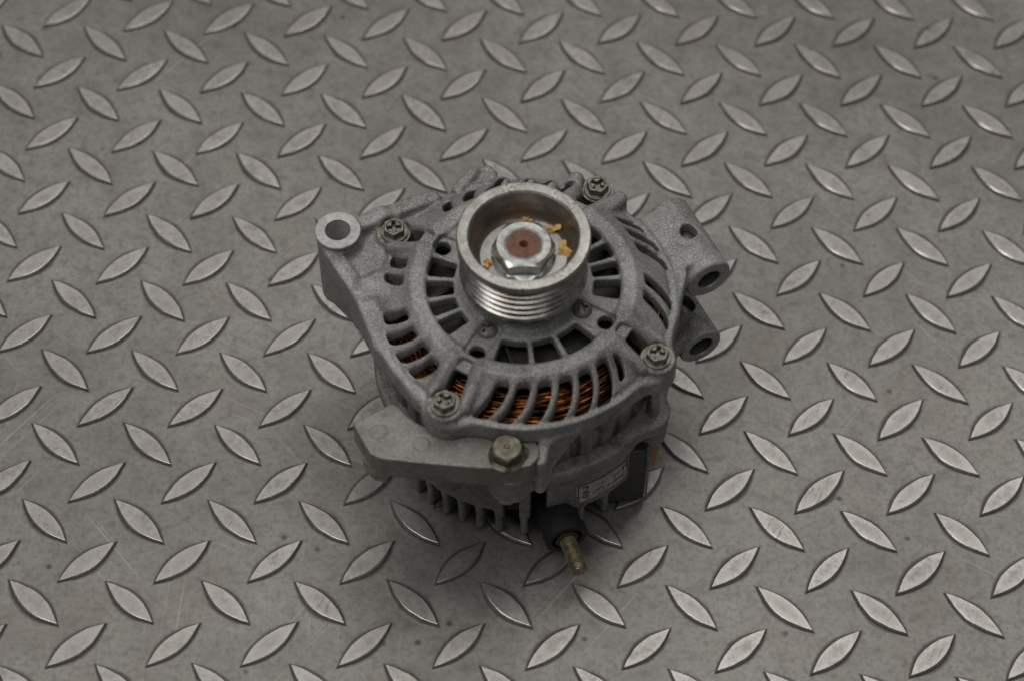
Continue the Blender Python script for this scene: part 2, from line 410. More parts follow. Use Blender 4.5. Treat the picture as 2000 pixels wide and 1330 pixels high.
def s_rev(prof, rmax, z0, z1, rnd=0.5):
    """solid of revolution, distances looked up in a fine (r, z) table"""
    R1 = np.arange(0, rmax + 12, 0.2, dtype=np.float32); Z1 = np.arange(z0 - 12, z1 + 12, 0.2, dtype=np.float32)
    T = poly2(prof)(R1[:, None], Z1[None, :]) - rnd
    def f(X, Y, Z):
        r = np.hypot(X, Y)[:, :, 0]; ri = np.clip(r / 0.2, 0, len(R1) - 1.01); i = ri.astype(int); fr = (ri - i)[:, :, None]
        zi = np.clip((Z[0, 0] - Z1[0]) / 0.2, 0, len(Z1) - 1.01); j = zi.astype(int); fz = (zi - j)[None, None, :]
        T0 = T[i]; T2 = T[i + 1]
        A = T0[:, :, j] * (1 - fz) + T0[:, :, j + 1] * fz
        return (A * (1 - fr) + (T2[:, :, j] * (1 - fz) + T2[:, :, j + 1] * fz) * fr).astype(np.float32)
    return f, b2(-rmax, rmax, -rmax, rmax, z0, z1)
def s_slot(phi, r0, r1, w, z0, z1, swirl=0.0, rm=None, rnd=1.2, w1=None):
    """radial slot (optionally swirled), width w at r0 growing to w1 at r1"""
    rm = (r0 + r1) / 2 if rm is None else rm; ph = math.radians(phi); sw = math.radians(swirl); w1 = w if w1 is None else w1
    def f(X, Y, Z):
        r = np.hypot(X, Y); th = np.arctan2(Y, X); c = ph + sw * (r - rm) + (np.radians(0.8 - 0.036 * (r - rm) ** 2) if swirl else 0)
        t = (np.mod(th - c + math.pi, 2 * math.pi) - math.pi) * r
        ww = w + (w1 - w) * np.clip((r - r0) / (r1 - r0), 0, 1)
        a = np.abs(r - (r0 + r1) / 2) - (r1 - r0) / 2 + rnd; b = np.abs(t) - ww / 2 + rnd
        d = np.minimum(np.maximum(a, b), 0) + np.hypot(np.maximum(a, 0), np.maximum(b, 0)) - rnd
        return np.maximum(d, np.abs(Z - (z0 + z1) / 2) - (z1 - z0) / 2)
    pts = []
    for r in np.linspace(r0, r1, 5):
        for s in (-1, 1):
            a = ph + sw * (r - rm) + s * (max(w, w1) / 2 + 1) / r; pts.append((r * math.cos(a), r * math.sin(a)))
    A = np.array(pts)
    return f, b2(A[:, 0].min(), A[:, 0].max(), A[:, 1].min(), A[:, 1].max(), z0, z1)
def s_hcyl(p, az, L, r):
    """lying cylinder from face centre p, running L away from the face along azimuth az (degrees)"""
    u = np.array([math.cos(math.radians(az)), math.sin(math.radians(az))], np.float32)
    def f(X, Y, Z):
        s = (X - p[0]) * u[0] + (Y - p[1]) * u[1]; t = -(X - p[0]) * u[1] + (Y - p[1]) * u[0]
        a = np.sqrt(t * t + (Z - p[2]) ** 2) - r; b = np.abs(s - L / 2) - L / 2
        return np.minimum(np.maximum(a, b), 0) + np.hypot(np.maximum(a, 0), np.maximum(b, 0))
    e = (p[0] + u[0] * L, p[1] + u[1] * L)
    return f, b2(min(p[0], e[0]) - r, max(p[0], e[0]) + r, min(p[1], e[1]) - r, max(p[1], e[1]) + r, p[2] - r, p[2] + r)
def pol(r, deg): return (r * math.cos(math.radians(deg)), r * math.sin(math.radians(deg)))

# ------------------------------------------------------------------ the tread plate (setting)
PITCH = 40.0
CF = np.array([[-0.28621, 0.52468], [0.05345, -0.41904], [-0.00313, -0.04613], [-0.00189, 0.01241], [-0.49517, 0.02798],
               [-0.01987, 0.01377], [0.01019, -0.00326], [0.0375, -0.01454], [-0.00151, 0.02152], [0.02038, -0.00022]])
EXPO = [(a, b) for a in range(4) for b in range(4 - a)]
def lattice(i, j):
    """rolled pattern: a square lattice with the slight unevenness of the sheet"""
    ci = max(-7, min(7, i)); cj = max(-6, min(6, j))
    w = np.array([ci ** a * cj ** b for a, b in EXPO]) @ CF
    return i * PITCH + w[0], j * PITCH + w[1]
def topx(X):
    Y = CAMR @ (np.array(X) - CAMC); return FPX * Y[0] / Y[2] + 1000, FPX * Y[1] / Y[2] + 665

g = np.linspace(-1200, 1200, 25)
pv = [(x, y, 0.0) for y in g for x in g]
pf = np.array([(j * 25 + i, j * 25 + i + 1, (j + 1) * 25 + i + 1, (j + 1) * 25 + i) for j in range(24) for i in range(24)])
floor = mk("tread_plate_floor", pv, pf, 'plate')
floor["kind"] = "structure"

def lozenge_geo(seed, Lx=31.4, Wd=10.0, hgt=1.5, ns=9):
    r = np.random.default_rng(seed)
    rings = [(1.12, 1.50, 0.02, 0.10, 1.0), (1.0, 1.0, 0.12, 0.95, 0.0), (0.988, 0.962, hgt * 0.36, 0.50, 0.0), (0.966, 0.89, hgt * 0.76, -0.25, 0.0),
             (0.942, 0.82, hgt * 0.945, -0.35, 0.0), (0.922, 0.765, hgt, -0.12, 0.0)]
    K = []
    V = []; E = []
    n = 2 * ns
    jx = r.normal(0, 0.06, n); jy = r.normal(0, 0.06, n)
    for a, b, z, e, sk in rings:
        for k in range(n):
            if k < ns: t = -1 + 2 * k / ns; sg = -1
            else: t = 1 - 2 * (k - ns) / ns; sg = 1
            x = t * Lx / 2 * a; y = sg * (Wd / 2 * b) * (1 - abs(t) ** 1.85)
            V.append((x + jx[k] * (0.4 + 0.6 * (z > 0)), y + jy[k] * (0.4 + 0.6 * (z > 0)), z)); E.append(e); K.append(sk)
    V.append((0, 0, hgt + 0.02)); E.append(0.0); K.append(0.0)
    F = []
    for q in range(len(rings) - 1):
        for k in range(n):
            k2 = (k + 1) % n; F.append((q * n + k, q * n + k2, (q + 1) * n + k2, (q + 1) * n + k))
    q = (len(rings) - 1) * n
    for k in range(n): F.append((q + k, q + (k + 1) % n, len(V) - 1))
    return np.array(V), F, E, K
LOZ = []
for s in range(4):
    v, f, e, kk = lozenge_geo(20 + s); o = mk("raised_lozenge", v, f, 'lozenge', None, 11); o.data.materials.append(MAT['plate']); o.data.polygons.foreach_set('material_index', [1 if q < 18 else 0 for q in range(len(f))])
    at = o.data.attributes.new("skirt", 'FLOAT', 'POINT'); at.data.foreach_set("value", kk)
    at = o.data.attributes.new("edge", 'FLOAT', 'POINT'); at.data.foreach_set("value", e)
    LOZ.append(o.data); bpy.data.objects.remove(o)
spots = []
for i in range(-16, 17):
    for j in range(-14, 16):
        for d, ang in ((0.0, 43.6), (0.5, -43.9)):
            x, y = lattice(i + d, j + d); u, v = topx((x, y, 1.0))
            out = max(0, -u, u - 2000) + max(0, -v, v - 1330)
            spots.append((out, x + random.gauss(0, 0.12), y + random.gauss(0, 0.12), ang + random.gauss(0, 1.0), random.randrange(4)))
spots.sort()
for out, x, y, a, k in spots[:290]:
    o = bpy.data.objects.new("raised_lozenge", LOZ[k]); COL.objects.link(o); o.parent = floor
    s = 1 + random.gauss(0, 0.02)
    o.location = (x * MM, y * MM, 0); o.rotation_euler = (0, 0, math.radians(a)); o.scale = (s, s * (1 + random.gauss(0, 0.03)), 1 + random.gauss(0, 0.05))
rest = []
v0, f0, e0, k0 = lozenge_geo(30, ns=5)
for out, x, y, a, k in spots[290:]:
    c, s = math.cos(math.radians(a)), math.sin(math.radians(a))
    rest.append((np.stack([v0[:, 0] * c - v0[:, 1] * s + x, v0[:, 0] * s + v0[:, 1] * c + y, v0[:, 2]], 1), f0))
V, F = join(rest)
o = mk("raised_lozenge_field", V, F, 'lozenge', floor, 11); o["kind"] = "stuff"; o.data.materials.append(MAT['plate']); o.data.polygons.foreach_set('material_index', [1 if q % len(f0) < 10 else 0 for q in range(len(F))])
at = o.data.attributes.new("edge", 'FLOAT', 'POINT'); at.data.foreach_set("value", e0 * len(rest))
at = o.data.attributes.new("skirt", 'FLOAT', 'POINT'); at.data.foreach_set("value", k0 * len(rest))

# ------------------------------------------------------------------ the alternator
ALT = bpy.data.objects.new("alternator", None); COL.objects.link(ALT)
AO = np.array([-12.118616596452226, -43.76656774118503, 0.0])
AF = np.array([[0.9992181396257909, 0.0, 0.0395361789096184], [-0.00141123265022497, 0.9993627406000578, 0.03566680701644415],
               [-0.03951098410797045, -0.035694715299905824, 0.9985813784737217]])
M = Matrix.Identity(4)
for i in range(3):
    for k in range(3): M[i][k] = AF[k][i]
    M[i][3] = AO[i] * MM
ALT.matrix_world = M
ALT["label"] = "used grey cast aluminium alternator with ribbed pulley standing upright on the tread plate"
ALT["category"] = "alternator"
def toworld(p): return AO + np.array(p) @ AF

BOLT = [-120.66, -30.66, 59.34, 149.34]; RB = 63.4

# ---- front housing: one casting
H = Field((-92, -82, 60), (94, 84, 116), 0.62)
prof = [(12, 112), (21, 112), (24.5, 106.6), (40.0, 106.6), (41.6, 107.9), (46.8, 107.9), (49.2, 106.0), (60.2, 97.2), (61.2, 95.2), (63.9, 94.6), (64.3, 86.2),
        (60.8, 86.2), (60.6, 91.4), (57.5, 93.0), (49.8, 100.2), (46, 102.6), (40, 101.5), (24, 102), (12, 102)]
H.add(*s_rev(prof, 64.6, 86, 112, 0.35), k=0.5)
# bolt pads and their flanks
for a in BOLT:
    x, y = pol(RB, a); H.add(*s_cone(x, y, 8.0, 7.4, 85.5, 98.6), k=2.0)
    p = [pol(61.5, a - 17), pol(69.5, a - 5.5), pol(69.5, a + 5.5), pol(61.5, a + 17), pol(55, a)]
    H.add(*s_ext(p, 85.8, 94.5, 1.5), k=2.5)
# left mounting ear
EAR = (-78.1, 29.2)
H.add(*s_cyl(EAR[0], EAR[1], 9.2, 62.5, 104.3), k=1.0)
H.add(*s_wall((-74, 33), (-61, 40.5), 7.5, 102.5, 101.5, 78, 80, 1.5), k=3)
H.add(*s_wall((-61, 40.5), (-39, 52.5), 7, 101.5, 98.5, 80, 84, 1.5), k=3)
H.add(*s_wall((-82.5, 24.5), (-67.5, 0.5), 7, 102.0, 99.0, 66, 76, 1.2), k=2)
H.add(*s_wall((-67.5, 0.5), (-58.5, -23), 7, 99.0, 96.2, 76, 84, 1.2), k=2.5)
H.add(*s_wall((-58.5, -23), (-43, -46.5), 5.5, 96.2, 94.5, 84, 86, 1.2), k=2.5)
H.add(*s_ext([(-76, 22), (-66, -2), (-52, -4), (-48, 12), (-46, 34), (-60, 40), (-74, 33)], 89, 95.6, 1.2), k=3.5)
H.add(*s_ext([(-68, 6), (-55, -9), (-48, -8), (-46, 2), (-52, 8), (-62, 12)], 92, 101.2, 2.5), k=5)
# right mounting plate with its lying boss
AZ = 116.0
PB = (79.3, 17.8, 83.6)
H.add(*s_hcyl(PB, AZ, 39, 10.5), k=0.8)
H.add(*s_ext([(46, 40), (50, 43.5), (60, 50.5), (63, 53.5), (66.5, 49), (75, 31), (77.5, 23), (66, 14), (61, 2), (54, 6)], 84.5, 93.9, 1.4), k=2.5)
H.add(*s_wall((66.5, 14), (61.8, -8), 5.5, 93.6, 94.8, 84, 86, 1.2), k=2.0)
# lugs on the far side
H.add(*s_ext([(-30, 55), (-29, 62), (-22, 71.5), (-14, 73), (-10.5, 69), (-11, 60), (-18, 56)], 84, 94.5, 2.2), k=1.5)
H.add(*s_wall((-28, 57.5), (-21, 68), 5, 97.5, 96, 86, 86, 1.6), k=1.8)
H.add(*s_cap((-8.5, 57.5, 99), (-9.2, 62.5, 93), 3.4), k=1.6)
# raised cheeks either side of the far bolt
for da in (-9.5, 9.5): H.add(*s_wall(pol(54, 59.34 + da), pol(64.5, 59.34 + da), 6.6, 104.5, 101.8, 92, 90, 2.2), k=2.0)
for a in (86, 77.5): H.add(*s_cap((*pol(56, a), 100.5), (*pol(61.0, a + 1), 95), 3.0), k=1.6)
# lug that carries the adjuster arm, and its web
H.add(*s_ext([(-16, -60), (-14, -70), (-7, -74), (1, -73), (6.5, -70), (8, -62), (4, -54), (-12, -54)], 68, 73.6, 1.2), k=1.5)
H.add(*s_wall((6.4, -70.8), (8.6, -63.0), 5.0, 83.0, 87, 57, 60, 1.6), k=1.6)
H.add(*s_wall((8.6, -63.0), (21, -59.0), 4.6, 87, 90, 60, 84.5, 1.4), k=1.8)
# openings ------------------------------------------------------------
SW = -0.60
for ph in (-103.2, -93.4, -83.5, -73.6, -63.7, -54.0): H.cut(*s_slot(ph, 48.7, 61.4, 5.5, 84, 112, SW, 55, 1.6, 7.3), k=1.3)
H.cut(*s_slot(-45.4, 50.0, 58.5, 3.2, 84, 112, SW, 55, 1.4), k=1.0)
for ph, w, r0, r1 in ((-136.8, 6.2, 51, 60), (-146.2, 6.3, 49.6, 60), (-156.2, 6.3, 49.6, 60), (-166.6, 5.6, 49.6, 59), (173.4, 5.2, 50, 58.5), (163.6, 5.2, 50, 58.5),
                      (40.4, 5.2, 54.2, 62.2), (31.2, 5.7, 53.0, 63), (21.4, 5.7, 52.0, 62.8), (1.2, 5.8, 50.6, 61.8), (-8.6, 5.4, 49.8, 61.5),
                      (71, 5.5, 50, 61), (81.5, 5.8, 50, 62), (91.5, 5.8, 50, 62), (102.5, 5.6, 50, 62), (114, 5.0, 50, 60), (125, 4.5, 50, 58)):
    H.cut(*s_slot(ph, r0, r1, w, 84, 112, SW, 55, 1.4), k=1.3)
# shallow hollows round the upper left slots

# forked spokes to the bolts: pocket, then the two bars
for a in BOLT:
    H.cut(*s_slot(a, 48.6, 57.6, 7.6, 84, 104.2, 0, 53, 1.6), k=1.2)
    H.cut(*s_slot(a, 50.0, 58.4, 7.6, 84, 112, 0, 53, 1.6), k=1.2)
    H.cut(*s_slot(a, 44.5, 56.0, 6.4, 105.6, 112, 0, 50, 2.2), k=1.2)
    for s in (-1, 1):
        p0 = pol(46.5, a + s * 8.0); p1 = pol(60.5, a + s * 6.9)
        H.add(*s_cap((*p0, 106.0), (*p1, 98.6), 3.1, 2.9), k=1.6)
        H.add(*s_wall(p0, p1, 4.6, 104.5, 96.5, 96, 87, 1.0), k=1.2)
    x, y = pol(RB, a); H.cut(*s_cyl(x, y, 6.6, 98.4, 104), k=0.6)
    x, y = pol(RB, a); H.cut(*s_cyl(x, y, 3.6, 60, 104), k=0.4)
# inner windows
def window(a0, a1, ribs, r0=29.0, r1=40.3, w=2.2):
    e = [a0] + list(ribs) + [a1]
    for q in range(len(e) - 1):
        lo = math.radians(e[q] + (math.degrees(w / 2 / 34) if q else 0)); hi = math.radians(e[q + 1] - (math.degrees(w / 2 / 34) if q < len(e) - 2 else 0))
        c = (lo + hi) / 2; hw = (hi - lo) / 2
        def f(X, Y, Z, c=c, hw=hw):
            r = np.hypot(X, Y); t = (np.mod(np.arctan2(Y, X) - c + math.pi, 2 * math.pi) - math.pi)
            A = np.abs(r - (r0 + r1) / 2) - (r1 - r0) / 2 + 1.1; B = (np.abs(t) - hw) * 34 + 1.1 + np.zeros_like(r)
            d = np.minimum(np.maximum(A, B), 0) + np.hypot(np.maximum(A, 0), np.maximum(B, 0)) - 1.1
            return np.maximum(d, np.abs(Z - 104) - 8)
        pts = [pol(r, math.degrees(c + s * hw)) for r in (r0, r1) for s in (-1, -.5, 0, .5, 1)]; A = np.array(pts)
        H.cut(f, b2(A[:, 0].min(), A[:, 0].max(), A[:, 1].min(), A[:, 1].max(), 98, 112), k=0.9)
window(-108, -43, (-85.5, -65)); window(160, 220, (176, 192, 206)); window(-12, 46, (4, 18, 32.5)); window(75, 132, (94, 113))
# recesses and holes on the spokes
for a in BOLT:
    H.cut(*s_slot(a, 23.5, 42.3, 9.4, 105.4, 112, 0, 33, 2.5), k=1.0)
    x, y = pol(38.6, a + 1); H.cut(*s_cyl(x, y, 3.3, 95, 112), k=0.7)
x, y = EAR; H.cut(*s_cyl(x, y, 5.5, 55, 110), k=0.3)
fb, bb = s_hcyl((PB[0] + 2 * math.cos(math.radians(AZ + 180)), PB[1] + 2 * math.sin(math.radians(AZ + 180)), PB[2]), AZ, 46, 5.3); H.cut(fb, bb, k=0.3)
H.cut(*s_cyl(71.0, 35.6, 3.8, 80, 100), k=0.4)
V, F = H.mesh()
front = mk("front_housing", V, F, 'cast', ALT, 180)
del H

# machined ear bush and the peg seen in the plate hole
V, F = lathe([(5.45, 104.2), (5.45, 105.0), (9.45, 105.0), (9.7, 104.7), (9.7, 104.0), (5.45, 104.0)], 64)
o = mk("machined_face", V, F, 'machined', ALT, 30); place(o, (EAR[0], EAR[1], 0))
V, F = lathe([(5.3, 63), (5.3, 104.6)], 48); o = mk("ear_bore", V, F[:, ::-1], 'bore', ALT, 60); place(o, (EAR[0], EAR[1], 0))
V, F = lathe([(5.25, 0.5), (5.25, 36)], 40); o = mk("mounting_bore", V, F[:, ::-1], 'dark_screw', ALT, 60)
place(o, PB, (math.cos(math.radians(AZ)), math.sin(math.radians(AZ)), 0))

# ---- rear housing: second casting
H = Field((-76, -84, 2), (94, 74, 77), 0.72)
H.add(*s_rev([(57.5, 57), (63.6, 57), (64.3, 56.2), (64.3, 50.5), (62.3, 49.5), (61.2, 20), (58.5, 14.5), (52, 12), (8, 12), (8, 8), (50, 8), (56, 10.5), (58.8, 20), (58.6, 47), (57.5, 50)], 64.4, 8, 57, 0.3), k=0.5)
for a in BOLT:
    x, y = pol(RB, a); H.add(*s_cone(x, y, 6.4, 7.2, 40, 57.2), k=2.5)
    p = [pol(61.5, a - 15), pol(69, a - 5), pol(69, a + 5), pol(61.5, a + 15), pol(55, a)]
    H.add(*s_ext(p, 50.5, 57, 1.2), k=2.5)
# side vents, with the legs left between them
LEGS = [-140.5, -132.6, -124.5, -116.9, -108.8, -100.6, -90.0, -78.6]
SL = [(LEGS[i] + LEGS[i + 1]) / 2 for i in range(len(LEGS) - 1)]
def vslot(a, w, z0, z1):
    u = np.array(pol(1, a)); c = math.radians(a)
    def f(X, Y, Z):
        t = -X * u[1] + Y * u[0]; s = X * u[0] + Y * u[1]
        A = np.abs(t) - w / 2 + 1.3; B = np.abs(Z - (z0 + z1) / 2) - (z1 - z0) / 2 + 1.3
        d = np.minimum(np.maximum(A, B), 0) + np.hypot(np.maximum(A, 0), np.maximum(B, 0)) - 1.3
        return np.maximum(d, 50 - s)
    p0 = u * 50; p1 = u * 70
    return f, b2(min(p0[0], p1[0]) - w, max(p0[0], p1[0]) + w, min(p0[1], p1[1]) - w, max(p0[1], p1[1]) + w, z0, z1)
for i, a in enumerate(SL): H.cut(*vslot(a, 5.4 if i < 5 else 6.8, 4, 23.5 if i < 5 else 46), k=0.8)
for a in list(np.arange(-205, -150, 9.0)) + list(np.arange(-20, 150, 9.5)): H.cut(*vslot(a, 5.2, 18, 45), k=0.8)
for a in LEGS + list(np.arange(-200, -148, 9.0)) + [-66, -54]:
    H.add(*s_wall(pol(59.6, a), pol(54, a), 3.3, 26, 24, 4.6, 6.5, 0.7), k=0.8)
    H.add(*s_wall(pol(57, a), pol(40, a), 2.6, 12, 11, 5.5, 7.5, 0.8), k=1.0)
# raised pad behind the label
def pad(X, Y, Z):
    r = np.hypot(X, Y); t = (np.arctan2(Y, X) - math.radians(-56.5)) * 62
    A = np.abs(r - 60.5) - 2.2; B = np.abs(t) - 16.5; C_ = np.abs(Z - 36) - 13.5
    return np.maximum(np.maximum(A, B), C_)
H.add(pad, b2(10, 66, -66, -25, 22, 50), k=1.0)
# boss under the adjuster arm
H.add(*s_cone(-6.0, -65.6, 8.8, 11.3, 54, 73.4), k=2.0); H.add(*s_cap((-6.0, -64.5, 54), (-6.0, -60, 49), 8.2), k=3); H.add(*s_wall((-2, -64.5), (5.0, -64.5), 13, 72.5, 70, 55, 57, 2.5), k=2.5)
# lower mounting lug on the right
PL = (77.6, 7.4, 48.0)
H.add(*s_hcyl(PL, AZ, 30, 10.0), k=1.0)
H.add(*s_ext([(58, -14), (65, -4), (70, 6), (79, 11.5), (73, 27), (66, 32), (56, 26)], 50, 56.2, 1.0), k=2.0)
H.cut(*s_cyl(70.6, 23.2, 4.8, 40, 62), k=0.4)
fb, bb = s_hcyl((PL[0] + 2 * math.cos(math.radians(AZ + 180)), PL[1] + 2 * math.sin(math.radians(AZ + 180)), PL[2]), AZ, 40, 5.6); H.cut(fb, bb, k=0.3)
V, F = H.mesh()
rear = mk("rear_housing", V, F, 'cast_rear', ALT, 180)
del H
V, F = lathe([(0, 2.4), (2.3, 2.4), (2.9, 1.9), (3.0, 0), (4.6, -0.2)], 32); o = mk("locating_pin", V, F, 'cast', ALT, 40); place(o, (74.2, 13.3, 56.3))

# turned end faces of the two mounting bosses
for pp, rr, ri in ((PB, 10.3, 5.3), (PL, 9.8, 5.6)):
    V, F = lathe([(ri, -0.2), (ri + 0.25, 0.35), (rr - 0.5, 0.35), (rr, -0.15), (rr, -0.8)], 64); o = mk("turned_boss_face", V, F, 'bossface', ALT, 30)
    place(o, pp, (-math.cos(math.radians(AZ)), -math.sin(math.radians(AZ)), 0))
V, F = lathe([(5.55, 0.4), (5.55, 28)], 40); o = mk("mounting_bore", V, F[:, ::-1], 'dark_screw', ALT, 60)
place(o, PL, (math.cos(math.radians(AZ)), math.sin(math.radians(AZ)), 0))

# ---- stator, winding, rotor
prof = []
t = np.linspace(0, 2 * np.pi, 288, endpoint=False); VV = []; FF = []
zs = [86.6, 86, 57, 56]
for z in zs:
    for k, a in enumerate(t):
        r = 58.8 - (1.6 if k % 8 in (0, 1, 2) else 0.0) - (1.0 if z in (86.6, 56) else 0)
        VV.append((r * math.cos(a), r * math.sin(a), z))
n = len(t)
for q in range(3):
    for k in range(n): FF.append((q * n + (k + 1) % n, q * n + k, (q + 1) * n + k, (q + 1) * n + (k + 1) % n))
zi = len(VV)
for k, a in enumerate(t): VV.append((44 * math.cos(a), 44 * math.sin(a), 86.6))
for k in range(n): FF.append((zi + k, zi + (k + 1) % n, (k + 1) % n, k)[::-1])
mk("stator_core", VV, FF, 'stator', ALT, 35)
V, F = lathe([(8, 12.2), (53.5, 12.2), (54, 14), (54, 56.5), (8, 56.5)], 96); mk("dark_filler_drum", V, F, 'rotor', ALT, 40)  # added dark cylinder, makes the rear slots look shaded inside
parts = []
th = np.linspace(0, 2 * np.pi, 260, endpoint=False)
for u in range(7):
    for v in range(7):
        r0 = 48.2 + u * 1.62; z0 = 87.6 + v * 1.45
        if z0 > 101.0 - (r0 - 44) * 0.78: continue
        b = (u * 3 + v * 5) % 7
        rr = r0 + 0.7 * np.sin(6 * th + 0.4 * v + b) + 0.25 * np.sin(18 * th + 0.8 * b) + rng.normal(0, 0.15)
        zz = z0 + 0.8 * np.sin(9 * th + 0.3 * u + 0.5 * b) + 0.6 * np.sin(4 * th + b) + rng.normal(0, 0.2)
        rr = np.minimum(rr, 58.3); zz = np.minimum(zz, 101.8 - (rr - 44) * 0.72)
        parts.append(tube(np.stack([rr * np.cos(th), rr * np.sin(th), zz], 1), 0.66, 6, True))
V, F = join(parts); mk("copper_winding", V, F, 'copper', ALT, 180)
V, F = lathe([(8, 97), (40, 96), (43, 95), (43, 60), (8, 60)], 96); mk("rotor", V, F, 'rotor', ALT, 40)
parts = []
for k in range(9):
    a = k * 40 + 11
    p = [pol(27, a), pol(42.5, a + 14), pol(42.2, a + 17), pol(27.5, a + 3.5)]; parts.append(prism(p, 96, 100.8))
V, F = join(parts); mk("fan_blades", V, F, 'rotor', ALT)

# ---- pulley with its nut
prof = [(10, 114.7), (25.8, 114.7), (26.4, 115.2), (26.5, 116.4), (26.1, 117.0)]
for k in range(5):
    z0 = 117.2 + k * 3.62
    prof += [(26.0, z0), (26.0, z0 + 0.45), (23.4, z0 + 1.75), (23.4, z0 + 2.05), (26.0, z0 + 3.35)]
prof += [(26.0, 135.5), (26.5, 136.4), (27.4, 137.2), (27.4, 139.0), (26.8, 139.9), (26.0, 140.0), (22.9, 139.9), (22.1, 139.2), (21.9, 132), (20.6, 127.6), (18.4, 125.6), (17.2, 125.2), (10, 125.2)]
V, F = lathe(prof, 192); pulley = mk("pulley", V, F, 'pulley', ALT, 32)
V, F = lathe([(17.9, 125.1), (17.7, 125.9), (10, 126.0), (9.9, 125.1)], 96); mk("washer", V, F, 'washer', pulley, 30)

def hexhead(af, z0, z1, flange=None, hole=0.0, cham=0.955, crown=0.0):
    """hexagon head or nut with turned chamfer, optional round flange below"""
    N = 72; A = np.arange(N) * 2 * np.pi / N
    m = np.mod(A, np.pi / 3) - np.pi / 6
    rh = af / 2 / np.cos(m); rc = af / 2 * cham; zt = z1 - (rh - rc) * 0.62
    loops = []
    if flange:
        fr, fh = flange; o1 = np.full(N, fr)
        loops += [(o1, np.full(N, z0)), (o1, np.full(N, z0 + fh * 0.45)), (rh * 1.04, np.full(N, z0 + fh))]
        loops += [(rh, np.full(N, z0 + fh + 0.15))]
    else: loops += [(rh, np.full(N, z0))]
    loops += [(rh, zt), (np.full(N, rc), np.full(N, z1)), (np.full(N, rc * 0.6), np.full(N, z1 + crown * 0.6))]
    loops += [(np.full(N, max(hole, 0.02)), np.full(N, z1 + crown * 0.5))]
    V = np.concatenate([np.stack([r * np.cos(A), r * np.sin(A), z], 1) for r, z in loops]); F = []
    for q in range(len(loops) - 1):
        for k in range(N): k2 = (k + 1) % N; F.append((q * N + k, q * N + k2, (q + 1) * N + k2, (q + 1) * N + k))
    return V, np.array(F)
V, F = hexhead(22.4, 126.0, 134.0, (13.3, 1.5), 8.2, 0.985)
nut = mk("pulley_nut", V, F, 'zinc', pulley, 24); nut.rotation_euler = (0, 0, math.radians(1))
V, F = lathe([(8.2, 134.0), (8.0, 133.2), (7.7, 133.0), (7.5, 133.7), (7.1, 134.1), (1.9, 134.0), (1.5, 133.2), (0.9, 130.5), (0.05, 130.0)], 64); mk("shaft_end", V, F, 'rust', pulley, 40)
V, F = lathe([(13, 102), (13, 114.8)], 64); mk("bearing_boss", V, F, 'cast', ALT, 60)

# ---- screws and bolts
def crosshead(rad, hgt, hexa, flange, arm=2.3):
    """screw head with a real cross recess"""
    m = max(rad, flange) + 1.2; G = Field((-m, -m, -0.8), (m, m, hgt + 1.2), 0.19)
    if hexa:
        pts = [pol(rad / math.cos(math.pi / 6), 60 * k + 12) for k in range(6)]
        G.add(*s_ext(pts, 1.0, hgt, 0.35), k=0.2)
        G.add(*s_cyl(0, 0, flange, 0.0, 1.25), k=0.25)
        G.cut(*s_cyl(0, 0, rad * 0.74, hgt - 0.55, hgt + 1), k=0.4)
    else:
        def dome(X, Y, Z): return np.maximum(np.sqrt(X * X + Y * Y + (Z + rad * 1.3 - hgt + 0.0) ** 2) - rad * 1.3 - 0.0, np.maximum(np.hypot(X, Y) - rad, -Z))
        G.add(dome, b2(-rad, rad, -rad, rad, 0, hgt), k=0.2)
    for s in (0, 90):
        p, q = pol(arm, s + 20), pol(-arm, s + 20)
        G.cut(*s_wall(p, q, 1.5, hgt + 1, hgt + 1, hgt - 2.6, hgt - 2.6, 0.2), k=0.3)
    return G.mesh()
hv, hf = crosshead(4.2, 4.7, True, 5.8)
head0 = None
for i, a in enumerate(BOLT):
    x, y = pol(RB, a)
    h = mk("through_bolt", hv, hf, 'bolt_steel', ALT, 180) if i == 0 else bpy.data.objects.new("through_bolt", head0.data)
    if i == 0: head0 = h
    else: COL.objects.link(h); h.parent = ALT
    h.location = Vector((x, y, 98.6)) * MM; h.rotation_euler = (0, 0, [0.2, 1.0, 0.6, 1.35][i])
    V, F = lathe([(2.9, -46), (2.9, 0.2)], 24); sh = mk("bolt_shank", V, F, 'shank', h, 60)
    V, F = lathe([(6.6, -0.55), (6.9, -0.3), (6.9, 0.15), (3.0, 0.15)], 40); mk("spring_washer", V, F, 'bolt_steel', h, 30)
sv, sf = crosshead(4.1, 2.6, False, 4.1, 1.9)
for i, a in enumerate((-123.0, -28.2, 57.5, 147.5)):
    x, y = pol(27.4, a); o = mk("hub_screw", sv, sf, 'dark_screw', ALT, 180); place(o, (x, y, 105.4)); o.rotation_euler = (0, 0, 0.4 + i)

# ---- adjuster arm
ARM = [(-70.5, -54.2), (-54.6, -44.9), (-52.2, -45.7), (-47.9, -51.0), (-43.9, -54.4), (-39.5, -56.6), (-30.4, -58.6), (-20, -60.2), (-9, -61.0), (0, -60.8), (4.2, -63.0), (6.0, -67), (5.6, -71.2),
       (2.2, -75.2), (-5.2, -76.5), (-20.1, -76.0), (-43.2, -73.5), (-58.5, -71.4), (-62.6, -69.2), (-64.8, -65.6)]
G = Field((-76, -82, 68), (12, -40, 88), 0.5)
G.add(*s_ext(ARM, 71.6, 85.2, 0.4), k=0.2)
def dots(x, y, dep):
    def f(X, Y, Z): return np.maximum(np.abs(np.hypot(X - x, Y - y) - 3.35) - 0.30, np.abs(Z - 85.2) - dep)
    G.cut(f, b2(x - 4.5, x + 4.5, y - 4.5, y + 4.5, 84, 86.5), k=0.15)
dots(-59.5, -58.0, 0.55); dots(-41.6, -64.1, 0.34); dots(-23.5, -66.0, 0.12)
